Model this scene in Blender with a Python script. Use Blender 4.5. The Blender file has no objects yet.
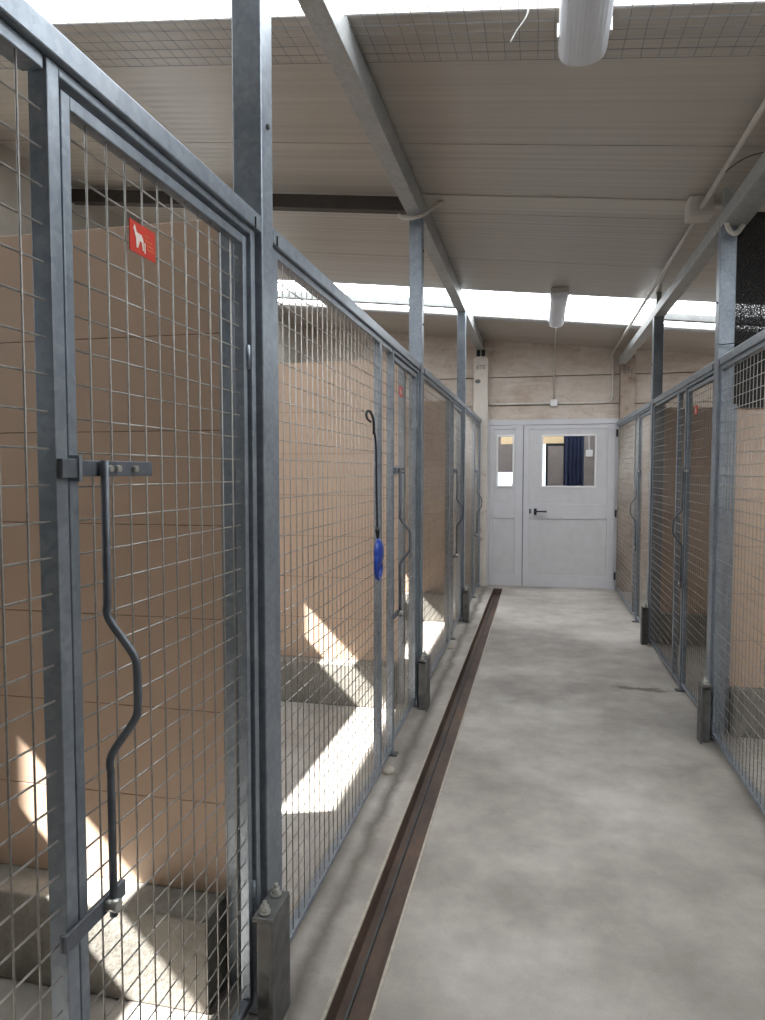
import bpy, bmesh, math, random
from mathutils import Vector, Matrix
random.seed(7)
S = bpy.context.scene
COL = S.collection

# ------------------------------------------------------------------ materials
def new_mat(name):
    m = bpy.data.materials.new(name); m.use_nodes = True
    nt = m.node_tree; nt.nodes.clear()
    out = nt.nodes.new('ShaderNodeOutputMaterial'); b = nt.nodes.new('ShaderNodeBsdfPrincipled')
    nt.links.new(b.outputs[0], out.inputs[0])
    return m, nt, b
def N(nt, t, **k):
    n = nt.nodes.new(t)
    for a, v in k.items():
        if a in n.inputs.keys(): n.inputs[a].default_value = v
        else: setattr(n, a, v)
    return n
def srgb(r, g, b):
    f = lambda c: ((c/255)/12.92 if c/255 <= .04045 else ((c/255+.055)/1.055)**2.4)
    return (f(r), f(g), f(b), 1)
def coords(nt, scale=(1, 1, 1), world=False):
    if world:
        g = N(nt, 'ShaderNodeNewGeometry'); o = g.outputs['Position']
    else:
        g = N(nt, 'ShaderNodeTexCoord'); o = g.outputs['Object']
    mp = N(nt, 'ShaderNodeMapping'); mp.inputs['Scale'].default_value = scale
    nt.links.new(o, mp.inputs['Vector'])
    return mp.outputs[0]
def ramp(nt, fac, stops):
    r = N(nt, 'ShaderNodeValToRGB'); e = r.color_ramp.elements
    while len(e) < len(stops): e.new(.5)
    for i, (p, c) in enumerate(stops): e[i].position = p; e[i].color = c
    nt.links.new(fac, r.inputs[0]); return r.outputs[0]
def noise(nt, vec, sc, det=4, rough=.55):
    n = N(nt, 'ShaderNodeTexNoise', Scale=sc, Detail=det, Roughness=rough)
    nt.links.new(vec, n.inputs['Vector']); return n.outputs['Fac']
def mixc(nt, fac, a, b, mode='MIX'):
    m = N(nt, 'ShaderNodeMix'); m.data_type = 'RGBA'; m.blend_type = mode
    for s, v in ((0, fac), (6, a), (7, b)):
        if hasattr(v, 'links'): nt.links.new(v, m.inputs[s])
        else: m.inputs[s].default_value = v
    return m.outputs[2]
def bump(nt, b, h, strength=.3, dist=.005):
    bp = N(nt, 'ShaderNodeBump', Strength=strength, Distance=dist)
    nt.links.new(h, bp.inputs['Height']); nt.links.new(bp.outputs[0], b.inputs['Normal'])

def plain(name, c, rough=.5, metal=0, var=.12, sc=12, world=False):
    m, nt, b = new_mat(name)
    v = coords(nt, world=world); f = noise(nt, v, sc)
    d = tuple(x*(1-var) for x in c[:3])+(1,); l = tuple(min(1, x*(1+var)) for x in c[:3])+(1,)
    nt.links.new(ramp(nt, f, [(.3, d), (.7, l)]), b.inputs['Base Color'])
    b.inputs['Roughness'].default_value = rough; b.inputs['Metallic'].default_value = metal
    return m
def galv(name, lo, hi, rough=.42, metal=.55, vs=70):
    m, nt, b = new_mat(name)
    v = coords(nt, world=True)
    vo = N(nt, 'ShaderNodeTexVoronoi', Scale=vs); nt.links.new(v, vo.inputs['Vector'])
    bw = N(nt, 'ShaderNodeRGBToBW'); nt.links.new(vo.outputs['Color'], bw.inputs[0])
    n1 = noise(nt, v, 9, 5, .6)
    mx = N(nt, 'ShaderNodeMath', operation='MULTIPLY_ADD'); mx.inputs[1].default_value = .28
    nt.links.new(bw.outputs[0], mx.inputs[0])
    m2 = N(nt, 'ShaderNodeMath', operation='MULTIPLY'); m2.inputs[1].default_value = .78; nt.links.new(n1, m2.inputs[0])
    nt.links.new(m2.outputs[0], mx.inputs[2])
    nt.links.new(ramp(nt, mx.outputs[0], [(.25, lo), (.75, hi)]), b.inputs['Base Color'])
    b.inputs['Metallic'].default_value = metal; b.inputs['Roughness'].default_value = rough
    bump(nt, b, n1, .08, .002)
    return m
M = {}
M['galv'] = galv('galvanised_steel', srgb(118, 127, 137), srgb(152, 160, 169))
M['galv_beam'] = galv('galvanised_beam', srgb(148, 150, 150), srgb(176, 178, 178), .5, .35)
M['wire'] = galv('galvanised_wire', srgb(122, 119, 115), srgb(162, 158, 152), .42, .3, 120)
M['darksteel'] = plain('dark_weathered_steel', srgb(92, 94, 94), .55, .5, .25, 25, True)
M['purlin'] = plain('dark_brown_purlin', srgb(62, 56, 52), .6, .1, .2, 8)
M['latch'] = plain('latch_steel', srgb(104, 109, 117), .5, .5, .2, 30)
M['shoe'] = plain('steel_shoe', srgb(96, 96, 95), .6, .2, .3, 22, True)
M['bolt'] = plain('zinc_bolt', srgb(185, 185, 180), .35, .7, .15, 60)
M['black'] = plain('black_plastic', srgb(22, 22, 24), .45)
M['white_pl'] = plain('white_plastic', srgb(214, 214, 214), .35, 0, .03, 5)
M['conduit'] = plain('grey_pvc', srgb(192, 186, 178), .45, 0, .06, 14)
M['red'] = plain('red_sign_face', srgb(206, 52, 34), .4, 0, .08, 30)
M['signwhite'] = plain('sign_print', srgb(236, 222, 214), .5, 0, .03)
M['signgreen'] = plain('sign_orange_line', srgb(214, 110, 60), .5, 0, .03)
M['blue'] = plain('blue_plastic', srgb(36, 66, 150), .3, 0, .1, 30)
M['cord'] = plain('navy_cord', srgb(18, 24, 42), .7)
M['door'] = plain('grey_white_painted_aluminium', srgb(186, 186, 191), .5, 0, .035, 6)
M['doorpanel'] = plain('ribbed_door_panel', srgb(184, 184, 187), .55, 0, .05, 9)
M['dark'] = plain('dark_hole', srgb(18, 17, 16), .9)
M['tarp'] = plain('navy_blue_tarpaulin', srgb(44, 52, 78), .5, 0, .3, 6)
M['cream'] = plain('cream_wall', srgb(214, 190, 150), .7, 0, .05, 4)
M['mauve'] = plain('grey_plaster', srgb(150, 142, 138), .85, 0, .12, 6)
M['stone'] = plain('pale_concrete_block', srgb(170, 162, 150), .9, 0, .15, 40)
M['tie'] = plain('black_cable_tie', srgb(38, 38, 40), .6)

# diffuser
m, nt, b = new_mat('frosted_ribbed_diffuser'); M['diff'] = m
b.inputs['Base Color'].default_value = srgb(232, 234, 240); b.inputs['Roughness'].default_value = .28
b.inputs['Subsurface Weight'].default_value = 0
b.inputs['Transmission Weight'].default_value = .35; b.inputs['IOR'].default_value = 1.3
w = N(nt, 'ShaderNodeTexWave', Scale=22); w.bands_direction = 'X'
nt.links.new(coords(nt), w.inputs['Vector']); bump(nt, b, w.outputs['Fac'], .25, .003)

# rooflight: a milky panel glowing with the daylight above it
m, nt, b = new_mat('translucent_rooflight'); M['sky'] = m
b.inputs['Base Color'].default_value = (.8, .82, .84, 1); b.inputs['Roughness'].default_value = .5
b.inputs['Emission Color'].default_value = (.93, .97, 1, 1); b.inputs['Emission Strength'].default_value = 7.6

# concrete floor
m, nt, b = new_mat('power_floated_concrete'); M['floor'] = m
v = coords(nt, world=True)
f1 = noise(nt, v, .9, 6, .62); f2 = noise(nt, v, 6, 6, .65); f3 = noise(nt, v, 160, 2, .5)
c1 = ramp(nt, f1, [(.34, srgb(132, 127, 122)), (.5, srgb(168, 162, 155)), (.66, srgb(194, 190, 184))])
c2 = ramp(nt, f2, [(.3, (.72, .71, .70, 1)), (.7, (1, 1, 1, 1))])
c = mixc(nt, .75, c1, c2, 'MULTIPLY')
c3 = ramp(nt, f3, [(.25, (.78, .78, .78, 1)), (.5, (1, 1, 1, 1))]); c = mixc(nt, .5, c, c3, 'MULTIPLY')
# a worn crack patch and the damp strip that runs along the left fence
sep = N(nt, 'ShaderNodeSeparateXYZ'); nt.links.new(v, sep.inputs[0])
nn = noise(nt, v, 3.2, 6, .7)
def band(center, width, src, wob=.06, soft=.4):
    a = N(nt, 'ShaderNodeMath', operation='MULTIPLY_ADD'); a.inputs[1].default_value = wob*2; a.inputs[2].default_value = -wob-center
    nt.links.new(nn, a.inputs[0])
    s = N(nt, 'ShaderNodeMath', operation='ADD'); nt.links.new(src, s.inputs[0]); nt.links.new(a.outputs[0], s.inputs[1])
    ab = N(nt, 'ShaderNodeMath', operation='ABSOLUTE'); nt.links.new(s.outputs[0], ab.inputs[0])
    mr = N(nt, 'ShaderNodeMapRange'); mr.inputs['From Min'].default_value = width*(1-soft); mr.inputs['From Max'].default_value = width
    mr.inputs['To Min'].default_value = 1; mr.inputs['To Max'].default_value = 0
    nt.links.new(ab.outputs[0], mr.inputs[0]); return mr.outputs[0]
c = mixc(nt, band(-.645, .045, sep.outputs['X'], .05, .95), c, srgb(104, 98, 92))
by = band(4.93, .05, sep.outputs['Y'], .22, .8); bx = band(.68, .24, sep.outputs['X'], .25, .4)
mm = N(nt, 'ShaderNodeMath', operation='MULTIPLY'); nt.links.new(by, mm.inputs[0]); nt.links.new(bx, mm.inputs[1])
c = mixc(nt, mm.outputs[0], c, srgb(96, 90, 82))
nt.links.new(c, b.inputs['Base Color']); b.inputs['Roughness'].default_value = .62
bump(nt, b, f3, .12, .002)

# rusty drain
m, nt, b = new_mat('wet_rusty_channel'); M['rust'] = m
v = coords(nt, (1, .5, 1), True); f1 = noise(nt, v, 5, 6, .7)
nt.links.new(ramp(nt, f1, [(.3, srgb(66, 52, 46)), (.55, srgb(96, 78, 68)), (.75, srgb(134, 92, 66))]), b.inputs['Base Color'])
b.inputs['Roughness'].default_value = .5; bump(nt, b, f1, .3, .004)

# rough concrete plinths
m, nt, b = new_mat('rough_cast_concrete'); M['conc'] = m
v = coords(nt, world=True); f1 = noise(nt, v, 4, 8, .7); f2 = noise(nt, v, 60, 3)
nt.links.new(mixc(nt, .4, ramp(nt, f1, [(.3, srgb(112, 108, 100)), (.7, srgb(160, 156, 148))]), f2, 'MULTIPLY'), b.inputs['Base Color'])
b.inputs['Roughness'].default_value = .9; bump(nt, b, f2, .4, .006)

# whitewashed, stained concrete wall
m, nt, b = new_mat('whitewashed_stained_concrete'); M['wallconc'] = m
v = coords(nt, world=True); f1 = noise(nt, v, 2.2, 8, .68); f2 = noise(nt, v, 9, 8, .75); f3 = noise(nt, coords(nt, (1.3, 1, 7), True), 2.5, 5, .6)
c = ramp(nt, f1, [(.3, srgb(166, 148, 132)), (.7, srgb(200, 192, 184))])
c = mixc(nt, ramp(nt, f2, [(.56, (0, 0, 0, 1)), (.72, (.7, .7, .7, 1))]), c, srgb(128, 104, 86))
c = mixc(nt, ramp(nt, f3, [(.5, (0, 0, 0, 1)), (.75, (.45, .45, .45, 1))]), c, srgb(214, 206, 200))
nt.links.new(c, b.inputs['Base Color']); b.inputs['Roughness'].default_value = .92; bump(nt, b, f2, .3, .006)

# pillars: paler, blotched
m, nt, b = new_mat('pale_concrete_pillar'); M['pillar'] = m
v = coords(nt, world=True); f2 = noise(nt, v, 7, 8, .7)
nt.links.new(ramp(nt, f2, [(.3, srgb(196, 190, 184)), (.58, srgb(188, 180, 172)), (.72, srgb(118, 96, 82))]), b.inputs['Base Color'])
b.inputs['Roughness'].default_value = .9

m, nt, b = new_mat('stained_concrete_pillar'); M['pillar2'] = m
v = coords(nt, world=True); f2 = noise(nt, v, 5, 8, .7)
nt.links.new(ramp(nt, f2, [(.3, srgb(164, 152, 142)), (.5, srgb(150, 136, 124)), (.62, srgb(104, 82, 70)), (.8, srgb(176, 168, 160))]), b.inputs['Base Color'])
b.inputs['Roughness'].default_value = .9
# ceiling: sandwich panels with fine lining
def panel_mat(name, base, dark, axis, rough, lines, amp=.12):
    m, nt, b = new_mat(name)
    sc = {'X': (.25, 26, 1), 'Z': (1, 1, 1)}[axis]
    f1 = noise(nt, coords(nt, sc, True), 1.0, 3)
    c = ramp(nt, f1, [(.35, dark), (.65, base)])
    nt.links.new(c, b.inputs['Base Color']); b.inputs['Roughness'].default_value = rough
    if lines:
        w = N(nt, 'ShaderNodeTexWave', Scale=lines); w.bands_direction = 'Y'
        nt.links.new(coords(nt, world=True), w.inputs['Vector']); bump(nt, b, w.outputs['Fac'], amp, .003)
    return m
M['ceil'] = panel_mat('lined_ceiling_sandwich_panel', srgb(178, 171, 162), srgb(164, 157, 148), 'X', .32, 5.5, .25)
M['ceilcap'] = panel_mat('ceiling_joint_cover', srgb(190, 184, 174), srgb(178, 172, 162), 'X', .45, 0)
M['tan'] = plain('tan_sandwich_panel', srgb(190, 164, 143), .5, 0, .04, 3, True)
M['seam'] = plain('panel_seam', srgb(96, 80, 66), .8)
M['white_wall'] = plain('pale_rendered_wall', srgb(182, 178, 170), .85, 0, .12, 3, True)

# glass
m, nt, b = new_mat('window_glass'); M['glass'] = m
b.inputs['Base Color'].default_value = (.95, .97, 1, 1); b.inputs['Roughness'].default_value = .02
b.inputs['Transmission Weight'].default_value = 1; b.inputs['IOR'].default_value = 1.12
# shade net: a real woven grid is too fine to mesh, alpha weave with its own texture
m, nt, b = new_mat('black_shade_netting'); M['net'] = m
v = coords(nt, (1, 1, 1), False); n1 = noise(nt, v, 210, 2, .6)
b.inputs['Base Color'].default_value = srgb(34, 33, 34); b.inputs['Roughness'].default_value = .8
nt.links.new(ramp(nt, n1, [(.50, (1, 1, 1, 1)), (.62, (.5, .5, .5, 1))]), b.inputs['Alpha'])

# ------------------------------------------------------------------ helpers
def box(bm, x0, x1, y0, y1, z0, z1):
    vs = [bm.verts.new((x, y, z)) for x in (x0, x1) for y in (y0, y1) for z in (z0, z1)]
    for f in ((0, 1, 3, 2), (4, 6, 7, 5), (0, 4, 5, 1), (2, 3, 7, 6), (0, 2, 6, 4), (1, 5, 7, 3)):
        bm.faces.new([vs[i] for i in f])
def hexa(bm, p):   # 8 points ordered like box
    vs = [bm.verts.new(q) for q in p]
    for f in ((0, 1, 3, 2), (4, 6, 7, 5), (0, 4, 5, 1), (2, 3, 7, 6), (0, 2, 6, 4), (1, 5, 7, 3)):
        bm.faces.new([vs[i] for i in f])
def tube(bm, pts, r, seg=8):
    pts = [Vector(p) for p in pts]; rings = []; u = None
    for i, p in enumerate(pts):
        a = pts[max(i-1, 0)]; c = pts[min(i+1, len(pts)-1)]; d = (c-a).normalized()
        if u is None:
            u = d.cross(Vector((0, 0, 1)))
            if u.length < .2: u = d.cross(Vector((1, 0, 0)))
        u = (u-d*u.dot(d)).normalized(); w_ = d.cross(u)
        rr = r[i] if isinstance(r, (list, tuple)) else r
        rings.append([bm.verts.new(p+(u*math.cos(2*math.pi*k/seg)+w_*math.sin(2*math.pi*k/seg))*rr) for k in range(seg)])
    for A, B in zip(rings, rings[1:]):
        for k in range(seg):
            f = bm.faces.new((A[k], A[(k+1) % seg], B[(k+1) % seg], B[k])); f.smooth = seg > 5
    bm.faces.new(rings[0][::-1]); bm.faces.new(rings[-1])
def smooth_path(pts, n=5):
    out = []
    P = [Vector(p) for p in pts]
    for i in range(len(P)-1):
        p0, p1, p2, p3 = P[max(i-1, 0)], P[i], P[i+1], P[min(i+2, len(P)-1)]
        for k in range(n):
            t = k/n
            out.append(.5*((2*p1)+(-p0+p2)*t+(2*p0-5*p1+4*p2-p3)*t*t+(-p0+3*p1-3*p2+p3)*t**3))
    out.append(P[-1]); return out
def obj(name, bm, mat, parent=None, bevel=0, seg=2):
    me = bpy.data.meshes.new(name)
    bmesh.ops.recalc_face_normals(bm, faces=bm.faces[:])
    bm.to_mesh(me); bm.free(); me.materials.append(mat)
    o = bpy.data.objects.new(name, me); COL.objects.link(o)
    if parent: o.parent = parent
    if bevel:
        md = o.modifiers.new('bevel', 'BEVEL'); md.width = bevel; md.segments = seg; md.limit_method = 'ANGLE'
    return o
def B(): return bmesh.new()
def bx(name, dims, mat, parent=None, bevel=0):
    b_ = B(); box(b_, *dims); return obj(name, b_, mat, parent, bevel)
def tag(o, label, cat, group=None, kind=None):
    if label: o['label'] = label
    if cat: o['category'] = cat
    if group: o['group'] = group
    if kind: o['kind'] = kind
    return o
def thing(name, label, cat, loc=(0, 0, 0), rz=0, group=None, kind=None):
    o = bpy.data.objects.new(name, None); COL.objects.link(o)
    o.location = loc; o.rotation_euler = (0, 0, rz); o.empty_display_size = .1
    return tag(o, label, cat, group, kind)
def struct(name, bm, mat, label=None, bevel=0):
    o = obj(name, bm, mat, None, bevel); o['kind'] = 'structure'
    if label: o['label'] = label
    return o
def copy_tree(o, parent=None):
    c = o.copy(); COL.objects.link(c)
    if parent: c.parent = parent
    for ch in [k for k in list(bpy.data.objects) if k.parent == o]:
        copy_tree(ch, c)
    return c
def text_bm(s, size, depth):
    cu = bpy.data.curves.new('t', 'FONT'); cu.body = s; cu.size = size; cu.extrude = depth; cu.align_x = 'CENTER'; cu.align_y = 'CENTER'
    o = bpy.data.objects.new('t', cu); COL.objects.link(o)
    dg = bpy.context.evaluated_depsgraph_get(); me = bpy.data.meshes.new_from_object(o.evaluated_get(dg))
    b_ = B(); b_.from_mesh(me); bpy.data.objects.remove(o); bpy.data.curves.remove(cu); bpy.data.meshes.remove(me)
    return b_

# ------------------------------------------------------------------ measures
XL, XR = -.705, .92           # corridor faces of the two fences
HL, HR = 2.116, 2.062         # rail tops
LY = [1.742, 4.28, 6.86]      # near edges of left posts
RY = [4.07, 6.28]             # near edges of right posts
YE = 9.08                     # end wall face
XWL, XWR = -3.1, 3.2
YB = -3.2
def zc(x): return 3.13-.105*(x+.705)   # underside of roof

# ------------------------------------------------------------------ room shell
DX0, DX1 = -.545, -.42        # drain
b_ = B()
YD = 8.86
box(b_, XWL-.4, DX0, YB-.2, YE+6, -.2, 0); box(b_, DX1, XWR+.2, YB-.2, YE+6, -.2, 0); box(b_, DX0, DX1, YD, YE+6, -.2, 0)
struct('floor', b_, M['floor'])
dr = thing('drainage_channel', 'long rusty brown floor drain channel with pale metal edges beside the left fence', 'drain', (DX0, 1, 0))
b_ = B(); box(b_, .004, DX1-DX0-.004, YB-1, YD-1, -.085, -.075); box(b_, -.0, .006, YB-1, YD-1, -.085, -.004); box(b_, DX1-DX0-.006, DX1-DX0, YB-1, YD-1, -.085, -.004)
box(b_, 0, DX1-DX0, YD-1.006, YD-1, -.085, -.002)
obj('channel_bed', b_, M['rust'], dr)
for x in (0, DX1-DX0):
    bx('edge_strip', (x-.004, x+.005, YB-1, YD-1, -.02, .004), M['stone'], dr)
bx('inner_rib', (.035, .041, YB-1, YD-1, -.075, -.06), M['darksteel'], dr)

# roof, built panel by panel as the ceiling
def roof_slab(bm, y0, y1, th=.05, x0=XWL-.06, x1=XWR+.1, dz=0):
    hexa(bm, [(x0, y0, zc(x0)+dz), (x0, y0, zc(x0)+th+dz), (x0, y1, zc(x0)+dz), (x0, y1, zc(x0)+th+dz),
              (x1, y0, zc(x1)+dz), (x1, y0, zc(x1)+th+dz), (x1, y1, zc(x1)+dz), (x1, y1, zc(x1)+th+dz)])
b_ = B()
SK = [(1.5, 2.575), (6.57, 7.68)]
seams = [YB-.2, -2.6, -1.5, -.5, .5, 1.5, None, 2.575, 3.62, 4.6, 5.6, 6.57, None, 7.68, 8.7, YE+.1]
i = 0
for a, c_ in zip(seams, seams[1:]):
    if a is None: continue
    if c_ is None: continue
    roof_slab(b_, a+.004, c_-.004)
roof_slab(b_, YB-.2, SK[0][0], .05, dz=.051); roof_slab(b_, SK[0][1], SK[1][0], .05, dz=.051); roof_slab(b_, SK[1][1], YE+.1, .05, dz=.051)
struct('ceiling', b_, M['ceil'])
for k, (a, c_) in enumerate(SK):
    b_ = B(); roof_slab(b_, a, c_, .02, dz=.03)
    struct('window_%d' % (k+1), b_, M['sky'], 'white translucent rooflight strip across the roof')
b_ = B(); roof_slab(b_, 4.28, 4.50, .008, XL, XR, -.008); struct('trim_1', b_, M['ceilcap'])

# bird netting under the rooflights
def netting(y0, y1, x0, x1, step, label):
    b_ = B(); nx = int((x1-x0)/step); ny = int((y1-y0)/step)
    sag = lambda y: -.012-.02*math.sin((y-y0)/(y1-y0)*math.pi)
    for k in range(nx+1):
        x = x0+k*step
        tube(b_, [(x+random.uniform(-.004, .004), y0+(y1-y0)*j/6, zc(x)+sag(y0+(y1-y0)*j/6)-.004) for j in range(7)], .0011, 4)
    for k in range(ny+1):
        y = y0+k*(y1-y0)/ny
        tube(b_, [(x, y, zc(x)+sag(y)-.004) for x in (x0, x1)], .0011, 4)
    return tag(obj('wire_netting', b_, M['latch']), label, 'netting')
netting(1.45, 2.86, XWL+.1, XWR-.1, .062, 'fine wire netting stretched under the nearest rooflight')
netting(6.5, 7.78, XWL+.1, XWR-.1, .062, 'fine wire netting stretched under the far rooflight near the white door')

# outer walls
OP = [(y-2.28, y-.60+e) for y, e in ((-.78, 0), (1.80, .03), (4.30, .01), (6.84, .01))]
OZ0, OZ1 = 2.03, 2.365
b_ = B(); T = .12; x0, x1 = XWL-T, XWL
box(b_, x0, x1, YB-.2, YE+.2, 0, OZ0); box(b_, x0, x1, YB-.2, YE+.2, OZ1, zc(XWL)-.002)
ys = [YB-.2]+[v for p in OP for v in p]+[YE+.2]
for k in range(0, len(ys), 2): box(b_, x0, x1, ys[k], ys[k+1], OZ0, OZ1)
struct('wall_left', b_, M['white_wall'])
b_ = B(); box(b_, XWR, XWR+.12, YB-.2, YE+.2, 0, zc(XWR)-.002); struct('wall_right', b_, M['white_wall'])
b_ = B(); box(b_, XWL-.12, XWR+.12, YB-.2, YB, 0, 3.5); struct('wall_back', b_, M['white_wall'])

# end wall of concrete planks, around the door
b_ = B(); DW0, DW1, DH = -.655, .948, 2.11
def wallpiece(x0, x1, z0, z1):
    hexa(b_, [(x0, YE, z0), (x0, YE, min(z1, zc(x0))), (x0, YE+.15, z0), (x0, YE+.15, min(z1, zc(x0))),
              (x1, YE, z0), (x1, YE, min(z1, zc(x1))), (x1, YE+.15, z0), (x1, YE+.15, min(z1, zc(x1)))])
for xa, xb in ((XWL, -.72), (-.72, 1.0), (1.0, XWR)):
    for z0, z1 in ((0, .5), (.508, .99), (.998, 1.5), (1.508, DH), (DH+.002, 2.285), (2.297, 2.64), (2.652, 3.6)):
        if z1 <= DH+.001 and xb == 1.0: continue
        wallpiece(xa, xb-.004, z0, z1)
for z0, z1 in ((0, DH),):
    box(b_, -.72, DW0-.002, YE, YE+.15, z0, z1); box(b_, DW1+.002, 1.0, YE, YE+.15, z0, z1)
box(b_, XWL, DW0-.05, YE+.05, YE+.14, 0, 3.0); box(b_, DW1+.05, XWR, YE+.05, YE+.14, 0, 2.7); box(b_, XWL, XWR, YE+.05, YE+.14, DH+.01, 2.7); 
struct('wall_front', b_, M['wallconc'])

# ------------------------------------------------------------------ pillars on the end wall
def pillar(x0, x1, ztop, label, socket):
    t = thing('concrete_pillar', label, 'pillar', ((x0+x1)/2, YE-.07, 0), 0, 'concrete pillars beside the door')
    w_ = (x1-x0)/2
    b_ = B(); box(b_, -w_, w_, -.065, .068, 0, ztop)
    obj('shaft', b_, M['pillar'] if socket else M['pillar2'], t, .008)
    b_ = text_bm('BTE', .07, .0015)
    bmesh.ops.rotate(b_, verts=b_.verts, matrix=Matrix.Rotation(math.pi/2, 3, 'X')); bmesh.ops.translate(b_, verts=b_.verts, vec=(0, -.0665, ztop-(.12 if socket else .2)))
    obj('stamped_letters', b_, M['darksteel'], t)
    if socket:
        for xa in (-.055, .005): bx('socket_tube', (xa, xa+.05, -.07, .05, ztop+.02, ztop+.1), M['dark'], t)
        b_ = B(); box(b_, -.063, .063, -.06, .06, ztop+.0, ztop+.112); obj('socket_block', b_, M['pillar'], t)
        b_ = B(); bmesh.ops.create_uvsphere(b_, u_segments=12, v_segments=8, radius=.034)
        bmesh.ops.scale(b_, vec=(1, .15, .75), verts=b_.verts); bmesh.ops.translate(b_, verts=b_.verts, vec=(-.035, -.066, ztop-.29))
        obj('round_hole', b_, M['darksteel'], t)
pillar(-.815, -.635, 2.88, 'whitewashed concrete pillar left of the white door with a dark round hole', True)
pillar(.945, 1.115, 2.86, 'brown-stained concrete pillar right of the white door', False)

# ------------------------------------------------------------------ the double door
d = thing('door_1', 'grey-white double door with a glazed narrow leaf and a glazed wide leaf at the corridor end', None, (0, YE-.03, 0), 0, None, 'structure')
f_ = -.03
b_ = B(); box(b_, DW0, -.615, f_, .06, 0, DH); box(b_, .915, DW1, f_, .06, 0, DH); box(b_, -.615, .915, f_, .06, 2.045, DH)
obj('door_frame', b_, M['door'], d, .004)
def leaf(x0, x1, ux0, ux1, lx0, lx1, wx0, wx1, wz0, wz1, name, lab):
    y0, y1 = -.022, .022; z0, z1 = .012, 2.04
    b_ = B()
    box(b_, x0, ux0, y0, y1, z0, z1); box(b_, ux1, x1, y0, y1, z0, z1)
    box(b_, ux0, ux1, y0, y1, 1.99, z1); box(b_, ux0, ux1, y0, y1, .87, 1.06); box(b_, ux0, ux1, y0, y1, z0, .165)
    L_ = obj(name, b_, M['door'], d, .003); L_['label'] = lab
    # lower ribbed panel
    b_ = B(); n = max(2, int((ux1-ux0)/.075)); w_ = (ux1-ux0)/n
    for k in range(n): box(b_, ux0+k*w_+.0015, ux0+(k+1)*w_-.0015, y0+.010, y1-.01, .165, .87)
    box(b_, ux0, ux1, y0+.013, y1-.013, .165, .87)
    obj('lower_panel', b_, M['doorpanel'], L_)
    b_ = B(); e = y0+.008
    box(b_, ux0, wx0, e, y1-.008, 1.06, 1.99); box(b_, wx1, ux1, e, y1-.008, 1.06, 1.99)
    box(b_, wx0, wx1, e, y1-.008, 1.06, wz0); box(b_, wx0, wx1, e, y1-.008, wz1, 1.99)
    obj('upper_panel', b_, M['doorpanel'], L_)
    b_ = B(); g = .022
    for q in ((wx0-g, wx0, wz0-g, wz1+g), (wx1, wx1+g, wz0-g, wz1+g), (wx0, wx1, wz0-g, wz0), (wx0, wx1, wz1, wz1+g)):
        box(b_, q[0], q[1], y0-.004, y1, q[2], q[3])
    obj('glazing_bead', b_, M['white_pl'], L_, .003)
    bx('pane', (wx0, wx1, -.002, .002, wz0, wz1), M['glass'], L_)
    return L_
leaf(-.612, -.197, -.565, -.29, 0, 0, -.505, -.325, 1.285, 1.90, 'side_leaf', 'narrow fixed leaf with a slim pane')
Lm = leaf(-.187, .912, -.118, .822, 0, 0, .048, .668, 1.285, 1.90, 'main_leaf', 'wide leaf with a square pane and black lever')
bx('meeting_strip', (-.197, -.187, -.012, .018, .012, 2.04), M['latch'], d)
h_ = B(); box(h_, -.055, -.02, -.036, -.021, .92, 1.0); 
o = obj('door_handle', h_, M['black'], d, .004)
h_ = B(); tube(h_, [(-.038, -.03, .965), (-.038, -.07, .965), (-.02, -.078, .965), (.1, -.078, .965)], .011, 8); obj('lever', h_, M['black'], o)
bx('lock_plate', (-.115, -.085, -.026, -.02, .935, .995), M['latch'], d)
for x in (-.648, .925):
    for z in (1.93, .95, .18):
        h_ = B(); tube(h_, [(x, -.038, z-.045), (x, -.038, z+.045)], .011, 8); obj('hinge', h_, M['black'], d)

# ------------------------------------------------------------------ the room beyond the door
b_ = B(); y_ = 12.6
box(b_, -2.6, -2.5, YE+.2, y_, 0, 3); box(b_, 1.25, 1.35, YE+.2, y_, 0, 3); box(b_, .14, 1.35, y_, y_+.1, 0, 3); box(b_, -2.5, -.95, y_, y_+.1, 0, 3)
box(b_, -.95, .14, y_, y_+.1, 0, .8); box(b_, -.95, .0, y_, y_+.1, 1.45, 3); box(b_, 0, .14, y_, y_+.1, 2.0, 3); box(b_, -2.6, 1.35, YE+.2, 10.2, 3, 3.1); box(b_, -2.6, 1.35, 11.2, y_, 3, 3.1)
box(b_, -.45, -.3, y_-.3, y_-.25, 0, 1.25)
struct('wall_beyond', b_, M['mauve'])
b_ = B(); box(b_, -2.6, 1.35, 10.2, 11.2, 3.02, 3.05); struct('window_3', b_, M['sky'], 'unseen glowing panel added to brighten the room beyond the door')  # emissive panel added out of view, brightens what shows through the door panes
b_ = B(); box(b_, -.6, .41, 11.5, 11.56, 1.90, 2.35); struct('trim_2', b_, M['cream'])
tp = B()
for k in range(24):
    xa = .37+k*.3/24; xb = .37+(k+1)*.3/24; ya = 11.2+.025*math.sin(k*1.3); yb = 11.2+.025*math.sin((k+1)*1.3)
    hexa(tp, [(xa, ya, .15), (xa, ya, 2.25), (xa, ya+.012, .15), (xa, ya+.012, 2.25), (xb, yb, .15), (xb, yb, 2.25), (xb, yb+.012, .15), (xb, yb+.012, 2.25)])
tag(obj('hanging_tarpaulin', tp, M['tarp']), 'dark blue tarpaulin seen through the square door pane', 'tarpaulin')
fr = B(); box(fr, .1, .135, 11.3, 11.34, 0, 1.9); box(fr, .135, .5, 11.3, 11.34, 1.86, 1.9)
tag(obj('black_door_frame', fr, M['black']), 'thin black frame left of the blue tarpaulin behind the door glass', 'frame')
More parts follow.
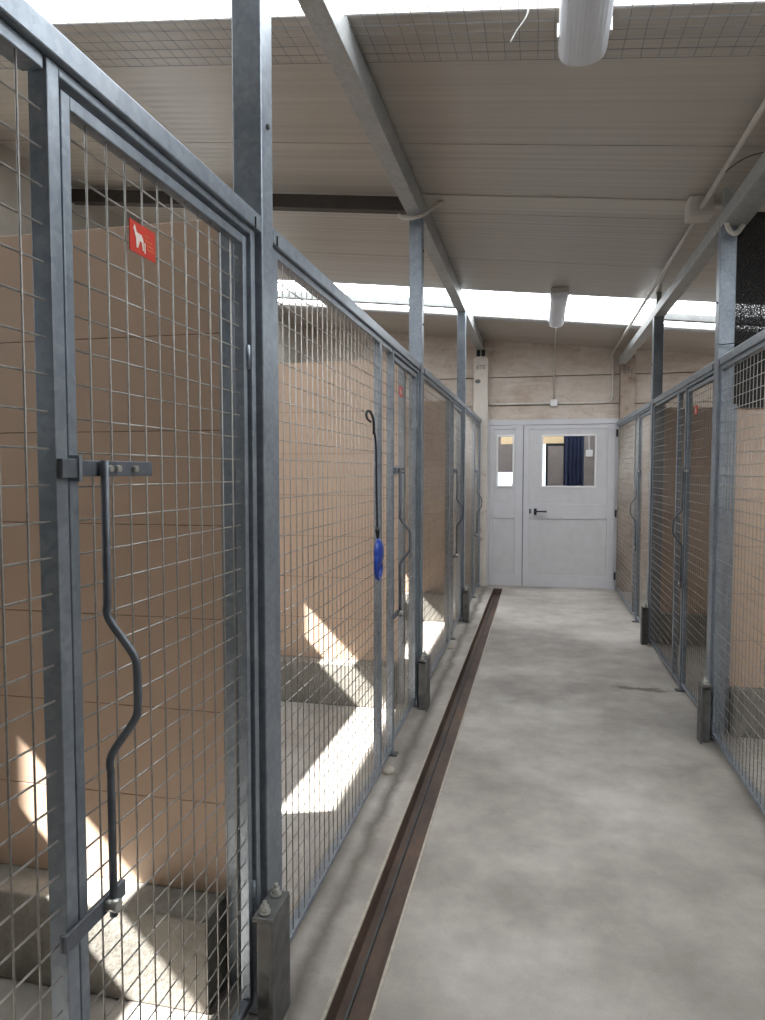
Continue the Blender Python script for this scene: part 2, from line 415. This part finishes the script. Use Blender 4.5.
sb = thing('wall_switch', 'small white socket box on a conduit right of the blue tarpaulin behind the door', 'switch', (.745, 11.16, 1.74))
bx('switch_box', (-.05, .05, -.03, .03, -.05, .05), M['white_pl'], sb, .008)
h_ = B(); tube(h_, [(0, 0, .05), (-.02, 0, .6)], .012, 8); obj('conduit_pipe', h_, M['white_pl'], sb)

# ------------------------------------------------------------------ wires
def wire_grid(bm, x, y0, y1, z0, z1, step=.0555, r=.0018):
    n = max(1, round((y1-y0)/step)); m_ = round((z1-z0)/step); off = ((z1-z0)-m_*step)/2
    for k in range(1, n): 
        y = y0+(y1-y0)*k/n
        tube(bm, [(x, y, z0), (x, y, z1)], r, 6)
    for k in range(1, m_):
        z = z0+off+k*step
        tube(bm, [(x-2*r, y0, z), (x-2*r, y1, z)], r, 6)
def frame(bm, x0, x1, y0, y1, z0, z1, w_):
    box(bm, x0, x1, y0, y0+w_, z0, z1); box(bm, x0, x1, y1-w_, y1, z0, z1)
    box(bm, x0, x1, y0+w_, y1-w_, z1-w_, z1); box(bm, x0, x1, y0+w_, y1-w_, z0, z0+w_)

# ------------------------------------------------------------------ gate, in its own frame: x towards the corridor, y along the fence
def make_gate(H, W_, label, sign):
    t = thing('mesh_gate', label, 'gate', (0, 0, 0), 0, 'galvanised mesh kennel gates')
    zt = H-.068
    b_ = B(); frame(b_, -.045, -.020, 0, W_, .045, zt, .022); obj('gate_frame', b_, M['galv'], t, .002)
    b_ = B(); wire_grid(b_, -.030, .018, W_-.018, .06, zt-.015); obj('wire_mesh', b_, M['wire'], t)
    # sliding bolt with its guide plate, and the cranked pull rod
    b_ = B(); box(b_, -.008, -.002, -.040, .0, 1.450, 1.480); box(b_, -.0115, -.008, -.040, -.034, 1.450, 1.480); box(b_, -.006, .0, .0, .212, 1.452, 1.478)
    l_ = obj('latch_bar', b_, M['latch'], t, .0015)
    bx('latch_guide', (-.018, .001, -.004, .004, 1.444, 1.486), M['galv'], l_, .001)
    for y in (.074, .098, .150):
        h_ = B(); tube(h_, [(-.001, y, 1.465), (.007, y, 1.465)], .006, 6); obj('bolt', h_, M['bolt'], l_)
    b_ = B(); box(b_, -.006, .0, -.062, .10, .712, .740); box(b_, -.0115, -.006, -.062, -.056, .712, .740)
    l2 = obj('lower_latch_bar', b_, M['latch'], t, .0015)
    h_ = B(); tube(h_, [(-.002, .045, .728), (.022, .045, .728)], .011, 6); obj('bolt', h_, M['bolt'], l2)
    p = [(.008, .051, 1.478), (.008, .051, 1.24), (.010, .051, 1.215), (.052, .052, 1.16), (.060, .052, 1.13), (.060, .052, 1.07), (.052, .052, 1.045), (.010, .051, .985), (.008, .051, .955), (.008, .051, .705)]
    b_ = B(); tube(b_, [p[0]]+smooth_path(p[1:-1], 4)+[p[-1]], .0068, 10); obj('pull_rod', b_, M['latch'], t)
    # hinges on the far stile
    for z in (.35, 1.75):
        h_ = B(); tube(h_, [(-.018, W_-.0, z-.03), (-.018, W_-.0, z+.03)], .006, 8); obj('hinge', h_, M['galv'], t)
    if sign:
        sc_ = H/2.116; z0, z1 = 1.862*sc_, 1.918*sc_; y0, y1 = .188, .274
        s = bx('sign_plate', (-.025, -.023, y0, y1, z0, z1), M['red'], t); s['label'] = 'small red sign with a white dog figure'
        # dog silhouette and lines of print, raised a hair off the plate
        b_ = B()
        prof = [(.012, .050), (.018, .060), (.022, .052), (.026, .045), (.034, .042), (.046, .044), (.052, .036), (.055, .012), (.050, .012), (.046, .028), (.036, .030), (.030, .012), (.024, .012), (.024, .030), (.019, .038), (.016, .046)]
        tri = []
        va = [b_.verts.new((-.0228, y0+y_*.82, z0+z_*.84)) for y_, z_ in prof]; vb = [b_.verts.new((-.0220, y0+y_*.82, z0+z_*.84)) for y_, z_ in prof]
        b_.faces.new(va[::-1]); b_.faces.new(vb)
        for k in range(len(va)): b_.faces.new((va[k], va[(k+1) % len(va)], vb[(k+1) % len(va)], vb[k]))
        bmesh.ops.triangulate(b_, faces=[f for f in b_.faces if len(f.verts) > 4])
        obj('dog_figure', b_, M['signwhite'], s)
        for (ya, yb, za, h__) in ((.048, .062, .038, .003), (.048, .074, .030, .003), (.054, .078, .022, .003), (.054, .080, .015, .003), (.047, .0505, .007, .019)):
            bx('print_line', (-.0228, -.0222, y0+ya, y0+yb, z0+za, z0+za+h__), M['signwhite'] if h__ > .01 else M['signgreen'], s)
    return t
def make_surround(H, W_, ga, gb, label):      # jambs and header around a gate; origin where the gate starts
    t = thing('gate_surround', label, 'gate frame', (0, 0, 0), 0, 'galvanised frames around the kennel gates')
    zt = H-.043
    bx('jamb', (-.045, -.012, -.042, -.014, .006, zt), M['galv'], t, .002)
    bx('jamb', (-.045, -.012, W_+.010, W_+.036, .006, zt), M['galv'], t, .002)
    bx('header', (-.045, -.012, -.0135, W_+.0095, zt-.016, zt), M['galv'], t, .002)
    bx('foot_plate', (-.06, .012, -.055, .0, 0, .006), M['darksteel'], t)
    return t
def place(t, side, y, lab=None, rz=None):
    t.location = (XL if side < 0 else XR, y, 0); t.rotation_euler = (0, 0, 0 if side < 0 else math.pi)
    if lab: t['label'] = lab
GW = .705
gl = [('galvanised mesh gate with red dog sign nearest the camera on the left', True),
      ('left mesh gate with small red sign just before the second steel post', True),
      ('third left mesh gate, beyond the second steel post', False)]
g0 = make_gate(HL, GW, gl[0][0], True); place(g0, -1, LY[0]-.76)
g1 = copy_tree(g0); place(g1, -1, LY[1]-.76, gl[1][0])
g2 = make_gate(HL, GW, gl[2][0], False); place(g2, -1, LY[2]-.76)
s0 = make_surround(HL, GW, 0, 0, 'steel jambs and header framing the nearest left gate'); place(s0, -1, LY[0]-.76)
s1 = copy_tree(s0); place(s1, -1, LY[1]-.76, 'steel jambs and header framing the left gate before the second post')
s2 = copy_tree(s0); place(s2, -1, LY[2]-.76, 'steel jambs and header framing the third left gate')
s3 = copy_tree(s0); place(s3, -1, YE-.90, 'steel jambs and header framing the far left gate by the white door')
g3 = copy_tree(g2); place(g3, -1, YE-.90, 'far left mesh gate next to the white double door')
# right side (rotated half a turn: the latch is on the far jamb)
h0 = make_gate(HR, GW, 'right mesh gate with red sign just beyond the near right post', True); place(h0, 1, RY[0]+.08+.07+GW)
h1 = make_gate(HR, GW, 'far right mesh gate beyond the second right post', False); place(h1, 1, RY[1]+.08+.07+GW)
q0 = make_surround(HR, GW, 0, 0, 'steel jambs and header framing the right gate that has the red sign'); place(q0, 1, RY[0]+.08+.07+GW)
q1 = copy_tree(q0); place(q1, 1, RY[1]+.08+.07+GW, 'steel jambs and header framing the far right gate')

# fixed panels and narrow strips
def fixed_panel(side, y0, y1, H, label, feet=True):
    x = XL if side < 0 else XR; s = 1 if side < 0 else -1
    t = thing('fixed_mesh_panel', label, 'mesh panel', (x, y0, 0), 0, 'fixed mesh panels of the kennel fronts')
    L_ = y1-y0; a, c_ = sorted((-.045*s, -.012*s)); e_ = .06 if side < 0 else .035
    b_ = B(); box(b_, a, c_, 0, e_, .02, H-.043); box(b_, a, c_, L_-.04, L_, .02, H-.043)
    box(b_, a, c_, e_, L_-.04, H-.065, H-.043); box(b_, a, c_, e_, L_-.04, .03, .05)
    obj('panel_frame', b_, M['galv'], t, .002)
    b_ = B(); wire_grid(b_, -.018*s, e_-.004, L_-.035, .045, H-.06); obj('wire_mesh', b_, M['wire'], t)
    return t
def strip_panel(side, y0, y1, H, label):
    x = XL if side < 0 else XR; s = 1 if side < 0 else -1
    t = thing('narrow_mesh_strip', label, 'mesh panel', (x, y0, 0), 0, 'narrow mesh strips beside the gates')
    L_ = y1-y0; a, c_ = sorted((-.05*s, -.014*s))
    bx('upper_edge', (a, c_, 0, L_, H-.065, H-.043), M['galv'], t, .002); bx('lower_edge', (a, c_, 0, L_, .03, .05), M['galv'], t, .002)
    b_ = B(); wire_grid(b_, -.018*s, 0, L_, .045, H-.06); obj('wire_mesh', b_, M['wire'], t)
    return t
JL = .76+.045   # post edge to outer edge of latch jamb
strip_panel(-1, .62, LY[0]-JL-.001, HL, 'narrow mesh strip at the left edge of the photo beside the nearest gate')
fixed_panel(-1, LY[0]+.084, LY[1]-1.055, HL, 'tall left mesh panel with the blue leash hanging on it')
strip_panel(-1, LY[1]-1.054, LY[1]-JL-.001, HL, 'narrow mesh strip between the leash panel and the second left gate')
fixed_panel(-1, LY[1]+.084, LY[2]-1.055, HL, 'left mesh panel just beyond the second steel post')
strip_panel(-1, LY[2]-1.054, LY[2]-JL-.001, HL, 'narrow mesh strip beside the third left gate')
fixed_panel(-1, LY[2]+.084, YE-.90-.047, HL, 'last left mesh panel beyond the third post near the white door')
e0 = RY[0]+.08+.07+GW+.046; e1 = RY[1]+.08+.07+GW+.046
fixed_panel(1, 1.9, RY[0]-.003, HR, 'large mesh panel at the right edge of the photo')
strip_panel(1, e0, e0+.23, HR, 'narrow mesh strip beside the right gate with the red sign')
fixed_panel(1, e0+.231, RY[1]-.003, HR, 'right mesh panel before the second right post')
strip_panel(1, e1, e1+.23, HR, 'narrow mesh strip beside the far right gate')
fixed_panel(1, e1+.231, YE-.012, HR, 'last right mesh panel touching the end wall')

# ------------------------------------------------------------------ posts
def post(side, y, top, label, far=False):
    x = XL if side < 0 else XR; s = 1 if side < 0 else -1
    t = thing('steel_post', label, 'post', (x, y, 0), 0, 'galvanised steel posts')
    a, c_ = sorted((0, -.08*s))
    b_ = B(); box(b_, a, c_, 0, .08, .0, top); obj('shaft', b_, M['galv'], t, .004)
    # shoe: a channel open towards the camera, capped and bolted
    b_ = B()
    def sbx(x0, x1, *r): q = sorted((x0*s, x1*s)); box(b_, q[0], q[1], *r)
    Y0, Y1 = (-.115, .015) if side < 0 else (-.085, -.004)
    sbx(.048, .058, Y0, Y1, 0, .31); sbx(.003, .048, Y1-.01, Y1, 0, .31); sbx(.003, .048, Y0+.03, Y0+.036, 0, .29); sbx(.003, .058, Y0, Y1, .31, .32)
    sh = obj('post_shoe', b_, M['shoe'], t, .002)
    for yy in (Y0+.025, Y1-.025):
        h_ = B(); tube(h_, [(.028*s, yy, .32), (.028*s, yy, .327)], .016, 8); tube(h_, [(.028*s, yy, .327), (.028*s, yy, .342)], .011, 6); tube(h_, [(.028*s, yy, .342), (.028*s, yy, .353)], .006, 8)
        obj('bolt', h_, M['bolt'], sh)
    for z in (2.36, 2.80):
        if z < top: 
            h_ = B(); tube(h_, [(0, .04, z), (.007*s, .04, z)], .007, 6); obj('rivet', h_, M['darksteel'], t)
    return t
post(-1, LY[0], 2.995, 'broad galvanised post nearest the camera on the left, rising to the roof beam')
post(-1, LY[1], 2.995, 'second left steel post, between the red-sign gate and the next panel')
post(-1, LY[2], 2.995, 'third left steel post, nearest the white door')
post(1, RY[0], 2.745, 'near right steel post with a curved grey conduit at its top')
post(1, RY[1], 2.745, 'second right steel post, near the white door')

# ------------------------------------------------------------------ top rails
def rail(side, y0, y1, H, label):
    x = XL if side < 0 else XR; s = 1 if side < 0 else -1
    a, c_ = sorted((0, -.06*s))
    t = thing('top_rail', label, 'rail', (x, y0, H-.042), 0, 'rails along the tops of the kennel fronts')
    bx('rail_tube', (a, c_, 0, y1-y0, 0, .042), M['galv'], t, .003)
    for yy in (.02, y1-y0-.045): q = sorted((.0005*s, .003*s)); bx('joint_clip', (q[0], q[1], yy, yy+.005, 0, .026), M['black'], t)
rail(-1, -.6, LY[0]-.003, HL, 'thick galvanised rail above the nearest left gate')
rail(-1, LY[0]+.083, LY[1]-.003, HL, 'left top rail above the leash panel')
rail(-1, LY[1]+.083, LY[2]-.003, HL, 'left top rail between second and third posts')
rail(-1, LY[2]+.083, YE-.145, HL, 'last left top rail, ending at the concrete pillar')
rail(1, 1.9, RY[0]-.003, HR, 'right top rail at the right edge of the photo')
rail(1, RY[0]+.083, RY[1]-.003, HR, 'right top rail between the two right posts')
rail(1, RY[1]+.083, YE-.012, HR, 'last right top rail, ending at the end wall')

# ------------------------------------------------------------------ beams under the roof
bl = thing('roof_beam', 'long galvanised beam carried by the left posts', 'beam', (XL, 0, 2.996), 0, 'beams running along the corridor')
for a, c_ in ((YB+.1, LY[1]+.04), (LY[1]+.045, LY[2]+.04), (LY[2]+.045, YE-.005)):
    bx('beam_section', (-.085, 0, a, c_, 0, .125), M['galv_beam'], bl, .003)
br = thing('roof_beam', 'long galvanised beam carried by the right posts', 'beam', (XR, 0, 2.747), 0, 'beams running along the corridor')
for a, c_ in ((YB+.1, RY[0]+.04), (RY[0]+.045, RY[1]+.04), (RY[1]+.045, 8.94)):
    bx('beam_section', (0, .125 if a < 0 else .085, a, c_, 0, .075), M['galv_beam'], br, .003)
bq = B()
for y in (.5, 1.6, 4.1, 6.3): box(bq, .02, .06, y, y+.05, .075, zc(XR+.04)-2.747-.002)
obj('spacer', bq, M['galv_beam'], br)
def cross(x0, x1, y, mat, label, h=.08, up=.0):
    b_ = B()
    hexa(b_, [(x0, y, zc(x0)-h-up), (x0, y, zc(x0)-up-.002), (x0, y+.07, zc(x0)-h-up), (x0, y+.07, zc(x0)-up-.002),
              (x1, y, zc(x1)-h-up), (x1, y, zc(x1)-up-.002), (x1, y+.07, zc(x1)-h-up), (x1, y+.07, zc(x1)-up-.002)])
    tag(obj('cross_beam', b_, mat, None, .002), label, 'beam', 'short beams crossing over the kennels')
cross(XWL, XL-.09, LY[1]-.02, M['purlin'], 'dark brown cross beam over the left kennels behind the second post', .085, .025)
cross(XWL, XL-.09, LY[2]+.0, M['galv_beam'], 'grey cross beam over the left kennels against the far rooflight', .07, .03)
cross(XR+.09, XWR, RY[1]+.5, M['galv_beam'], 'grey cross beam over the right kennels against the far rooflight', .06, .06)

# ------------------------------------------------------------------ kennel partitions
def partition(side, y, x0, x1, ztop, label, edge_x, plz=.262):
    t = thing('kennel_partition', label, 'partition', ((x0+x1)/2, y, 0), 0, 'tan partitions between the kennels')
    cx = (x0+x1)/2; zs = [plz]
    while zs[-1]+.26 < ztop-.1: zs.append(zs[-1]+.262)
    zs.append(ztop)
    b_ = B()
    for a, c_ in zip(zs, zs[1:]): box(b_, x0-cx, x1-cx, 0, .05, a+.0015, c_-.0005)
    obj('tan_panel', b_, M['tan'], t, .0015)
    bx('panel_core', (x0-cx+.002, x1-cx-.002, .003, .047, plz, ztop-.002), M['seam'], t)
    bx('concrete_plinth', (x0-cx, x1-cx, -.12 if side < 0 else -.065, .11, 0, plz), M['conc'], t, .006)
    e0_, e1_ = sorted((edge_x-cx, edge_x-cx+(.034 if side < 0 else -.034)))
    bx('edge_post', (e0_, e1_, -.005, .055, 0, ztop+.03), M['galv'], t, .002)
partition(-1, 1.79, XWL+.002, -.85, 2.14, 'tan panel partition seen through the nearest left gate', -.849)
partition(-1, 4.285, XWL+.002, -.85, 2.15, 'tan panel partition behind the leash panel', -.849)
partition(-1, 6.86, XWL+.002, -.85, 2.15, 'tan panel partition seen beyond the second left post', -.849)
partition(1, 4.2, 1.055, XWR-.002, 1.80, 'tan panel partition behind the mesh at the right edge', 1.054)
partition(1, 6.33, 1.03, XWR-.002, 2.0, 'tan panel partition behind the red-sign gate on the right', 1.029)

# ------------------------------------------------------------------ ceiling lights
def light(y0, y1, x, label):
    z = zc(x); t = thing('ceiling_light', label, 'ceiling light', (x, y0, z), 0, 'sealed strip lights on the ceiling')
    L_ = y1-y0; w_ = .086 if y0 < 3 else .076
    b_ = B(); prof = [(-w_+.01, -.002), (-w_, -.012), (-w_, -.052), (w_, -.052), (w_, -.012), (w_-.01, -.002)]
    def extr(bm, prof, ya, yb, sc=1, zc0=0):
        A = [bm.verts.new((px*sc, ya, zc0+(pz-zc0)*sc)) for px, pz in prof]; Bv = [bm.verts.new((px*sc, yb, zc0+(pz-zc0)*sc)) for px, pz in prof]
        for k in range(len(A)): bm.faces.new((A[k], A[(k+1) % len(A)], Bv[(k+1) % len(A)], Bv[k]))
        return A, Bv
    A, Bv = extr(b_, prof, .02, L_-.02); b_.faces.new(A); b_.faces.new(Bv[::-1])
    obj('housing', b_, M['darksteel'] if False else M['conduit'], t, .003)
    # rounded ribbed cover with tapered ends
    n = 15; arc = [(w_*math.cos(math.pi*k/(n-1)), -.054-.062*math.sin(math.pi*k/(n-1))**.7) for k in range(n)]
    arc = [(px, pz) for px, pz in arc]
    st = [(0, .55), (.012, .82), (.035, .96), (.07, 1), (L_-.07, 1), (L_-.035, .96), (L_-.012, .82), (L_, .55)]
    b_ = B(); rings = []
    for yy, sc in st: rings.append([b_.verts.new((px*(.6+.4*sc), yy, -.054+(pz+.054)*sc)) for px, pz in arc])
    for P_, Q_ in zip(rings, rings[1:]):
        for k in range(n-1):
            f = b_.faces.new((P_[k], P_[k+1], Q_[k+1], Q_[k])); f.smooth = True
        b_.faces.new((P_[-1], P_[0], Q_[0], Q_[-1]))
    b_.faces.new(rings[0]); b_.faces.new(rings[-1][::-1])
    obj('diffuser', b_, M['diff'], t)
    for s in (-1, 1):
        h_ = B(); tube(h_, [(s*.028, .06, -.075), (s*.028, L_-.06, -.075)], .012, 10); obj('tube_lamp', h_, M['white_pl'], t)
        for yy in (.12, L_*.5, L_-.16):
            h_ = B(); q = sorted((s*w_, s*(w_+.006))); box(h_, q[0], q[1], yy, yy+.03, -.075, -.03); obj('clip', h_, M['bolt'], t)
light(1.45, 2.76, .135, 'white strip light nearest the camera at the top of the photo')
light(6.28, 7.52, .155, 'white strip light in front of the far rooflight')

# ------------------------------------------------------------------ conduits and boxes
yw = YE-.009
b_ = B(); tube(b_, [(.155, 7.54, zc(.155)-.06), (.17, 8.3, zc(.17)-.06), (.17, YE-.06, zc(.17)-.06), (.17, YE-.03, zc(.17)-.07), (.17, yw-.003, zc(.17)-.10), (.17, yw-.003, 2.36)], .0095, 8)
tag(obj('conduit_pipe', b_, M['conduit']), 'thin conduit dropping from the far strip light to the white junction box', 'conduit')
j = thing('junction_box', 'small white square junction box on the wall above the door', 'junction box', (.17, yw-.015, 2.31))
bx('box_body', (-.045, .045, -.028, .025, -.045, .045), M['white_pl'], j, .01)
bx('box_cover', (-.038, .038, -.034, -.029, -.038, .038), M['white_pl'], j, .004)
b_ = B(); tube(b_, smooth_path([(-.63, yw-.003, 2.31), (.0, yw-.003, 2.31), (.12, yw-.003, 2.31)], 3), .013, 8)
tag(obj('conduit_pipe', b_, M['conduit']), 'horizontal conduit from the left pillar to the junction box above the door', 'conduit')
CX = .855
pth = [(.225, yw-.003, 2.305), (.6, yw-.003, 2.305), (.80, yw-.003, 2.31), (.85, yw-.003, 2.33), (CX+.015, yw-.003, 2.38), (CX+.015, yw-.003, 2.5), (CX+.01, yw-.003, 2.75), (CX+.01, yw-.003, 2.80), (CX, YE-.05, 2.865), (CX, YE-.2, zc(CX)-.075), (CX, 7, zc(CX)-.075), (CX, 4.36, zc(CX)-.075)]
b_ = B(); tube(b_, smooth_path(pth, 4), .0135, 8)
tag(obj('conduit_pipe', b_, M['conduit']), 'long grey conduit bending up from the door wall and along the ceiling', 'conduit')
j = thing('junction_box', 'grey rectangular junction box on the ceiling by the near right post', 'junction box', (.85, 4.27, zc(.85)-.001))
bx('box_body', (-.066, .066, -.07, .07, -.10, 0), M['conduit'], j, .008)
bx('box_cover', (-.061, .061, -.065, .065, -.108, -.101), M['conduit'], j, .004)
b_ = B(); tube(b_, [(.845, 4.18, zc(.845)-.075), (.845, 1.6, zc(.845)-.075)], .0145, 8)
cp = tag(obj('conduit_pipe', b_, M['conduit']), 'thick grey conduit running from the ceiling box towards the upper right corner', 'conduit')
b_ = B(); tube(b_, smooth_path([(.93, 4.24, zc(.93)-.03), (.955, 4.10, 2.85), (.935, 4.03, 2.76), (.95, 4.01, 2.70), (.985, 4.03, 2.695), (1.02, 4.05, 2.74)], 5), .013, 8)
tag(obj('flexible_conduit', b_, M['conduit']), 'curved grey flexible conduit wrapping the top of the near right post', 'conduit')
b_ = B(); tube(b_, smooth_path([(-.84, 4.24, 3.0), (-.80, 4.20, 2.965), (-.74, 4.19, 2.96), (-.69, 4.22, 2.985), (-.64, 4.30, 3.05), (-.60, 4.38, 3.11)], 5), .012, 8)
tag(obj('flexible_conduit', b_, M['conduit']), 'curved grey cable sleeve wrapping the top of the second left post', 'conduit')
b_ = B(); tube(b_, smooth_path([(-.05, 2.50, 3.03), (-.06, 2.52, 3.0), (-.09, 2.56, 2.985), (-.115, 2.60, 2.97)], 4), .003, 6)
tag(obj('loose_wire', b_, M['white_pl']), 'short loose white wire sticking out of the netting at the top', 'wire')
b_ = B(); tube(b_, smooth_path([(.84, 3.66, 2.868), (.88, 3.60, 2.885), (.93, 3.52, 2.88), (.99, 3.40, 2.84)], 4), .0025, 6)
tag(obj('tie_wire', b_, M['tie']), 'thin black tie wire from the thick conduit to the right beam', 'wire')
b_ = B(); tube(b_, smooth_path([(.905, 4.0, 2.125), (.94, 4.05, 2.13), (.985, 4.02, 2.13), (1.03, 4.0, 2.14)], 4), .0028, 6)
tag(obj('tie_wire', b_, M['tie']), 'black tie wire around the near right post just above the rail', 'wire')

# ------------------------------------------------------------------ shade netting over the right fence
b_ = B(); nY = 30; xs_ = [1.012+(XWR-.02-1.012)*k/nY for k in range(nY+1)]
for k in range(nY):
    xa, xb = xs_[k], xs_[k+1]; w0, w1 = .008*math.sin(k*.9), .008*math.sin((k+1)*.9)
    za, zb = zc(xa)-.06, zc(xb)-.06; y = 4.262
    hexa(b_, [(xa, y+w0, 1.815), (xa, y+w0, za), (xa, y+w0+.002, 1.815), (xa, y+w0+.002, za), (xb, y+w1, 1.815), (xb, y+w1, zb), (xb, y+w1+.002, 1.815), (xb, y+w1+.002, zb)])
tag(obj('shade_netting', b_, M['net']), 'black shade netting above the tan partition at the right edge', 'netting')

# ------------------------------------------------------------------ leash on the left fence
l_ = thing('retractable_leash', 'blue retractable dog leash hanging on the left mesh by a dark cord', 'leash', (-.70, 3.0, 1.07))
b_ = B()
def ell(bm, c, r, sc):
    n0 = len(bm.verts); rt = bmesh.ops.create_uvsphere(bm, u_segments=16, v_segments=12, radius=1)
    for v_ in rt['verts']: v_.co = Vector((v_.co.x*r[0]+c[0], v_.co.y*r[1]+c[1], v_.co.z*r[2]+c[2]))
    for f in bm.faces: f.smooth = True
ell(b_, (.018, 0, .035), (.020, .055, .062), 1)
obj('case', b_, M['blue'], l_)
b_ = B(); pts = [(.018, .03, .0), (.018, .035, -.035), (.018, .02, -.07), (.018, -.02, -.078), (.018, -.045, -.05), (.018, -.048, 0), (.018, -.04, .03)]
tube(b_, smooth_path(pts, 4), .011, 8); obj('grip', b_, M['blue'], l_)
b_ = B(); tube(b_, [(.014, 0, .095), (.012, .0, .13), (.012, 0, .15)], [.004, .011, .006], 8); obj('cord_stop', b_, M['black'], l_)
b_ = B(); tube(b_, smooth_path([(.012, 0, .14), (.010, -.01, .32), (.009, -.015, .50), (.006, -.05, .58)], 4), .0045, 6); obj('cord', b_, M['cord'], l_)
b_ = B(); tube(b_, smooth_path([(.006, -.045, .55), (.010, -.06, .59), (.008, -.07, .62), (-.002, -.085, .645), (-.012, -.10, .64), (-.010, -.10, .615), (.002, -.08, .60)], 4), .0055, 6); obj('snap_hook', b_, M['black'], l_)

# small stop blocks on the floor at the gates
for y, lab in ((LY[1]-1.0, 'small pale concrete lump on the floor below the second left gate'), (LY[2]-1.12, 'small pale concrete lump on the floor near the third left gate')):
    b_ = B(); bmesh.ops.create_icosphere(b_, subdivisions=3, radius=.038)
    for v_ in b_.verts:
        v_.co = Vector((v_.co.x*.8, v_.co.y*1.0, max(-.006, v_.co.z)*.55))*(1+.12*math.sin(v_.co.x*90)*math.cos(v_.co.y*70))
    o = tag(obj('concrete_lump', b_, M['stone']), lab, 'block'); o.location = (XL+.012, y, .004)

# ------------------------------------------------------------------ light
W_ = bpy.data.worlds.new('sky'); S.world = W_; W_.use_nodes = True
nt = W_.node_tree; nt.nodes.clear()
bg = nt.nodes.new('ShaderNodeBackground'); ow = nt.nodes.new('ShaderNodeOutputWorld')
bg.inputs[0].default_value = (.75, .87, 1, 1); bg.inputs[1].default_value = 3.0
nt.links.new(bg.outputs[0], ow.inputs[0])
sl = bpy.data.lights.new('sun', 'SUN'); sl.energy = 52; sl.angle = .009; sl.color = (1, .97, .92)
so = bpy.data.objects.new('sun', sl); COL.objects.link(so)
so.rotation_euler = Vector((1, .35, -1.0)).to_track_quat('-Z', 'Y').to_euler()

# ------------------------------------------------------------------ camera
cam = bpy.data.cameras.new('camera'); co = bpy.data.objects.new('camera', cam); COL.objects.link(co)
P_, Y_, R_ = math.radians(-3.12), math.radians(12.5), math.radians(.03)
F = Vector((-math.sin(Y_)*math.cos(P_), math.cos(Y_)*math.cos(P_), math.sin(P_)))
Rt = Vector((math.cos(Y_), math.sin(Y_), 0)); U = Rt.cross(F)
Rr = Rt*math.cos(R_)+U*math.sin(R_); Ur = -Rt*math.sin(R_)+U*math.cos(R_)
co.matrix_world = Matrix(((Rr.x, Ur.x, -F.x, 0), (Rr.y, Ur.y, -F.y, 0), (Rr.z, Ur.z, -F.z, 1.46), (0, 0, 0, 1)))
cam.sensor_fit = 'HORIZONTAL'; cam.sensor_width = 36; cam.lens = 704/765*36; cam.clip_start = .02
S.camera = co

S.view_settings.view_transform = 'Standard'; S.view_settings.look = 'None'
S.view_settings.exposure = 0; S.view_settings.gamma = 1; S.view_settings.use_curve_mapping = False
S.cycles.use_denoising = True; S.cycles.max_bounces = 10; S.cycles.diffuse_bounces = 6; S.cycles.sample_clamp_indirect = 8
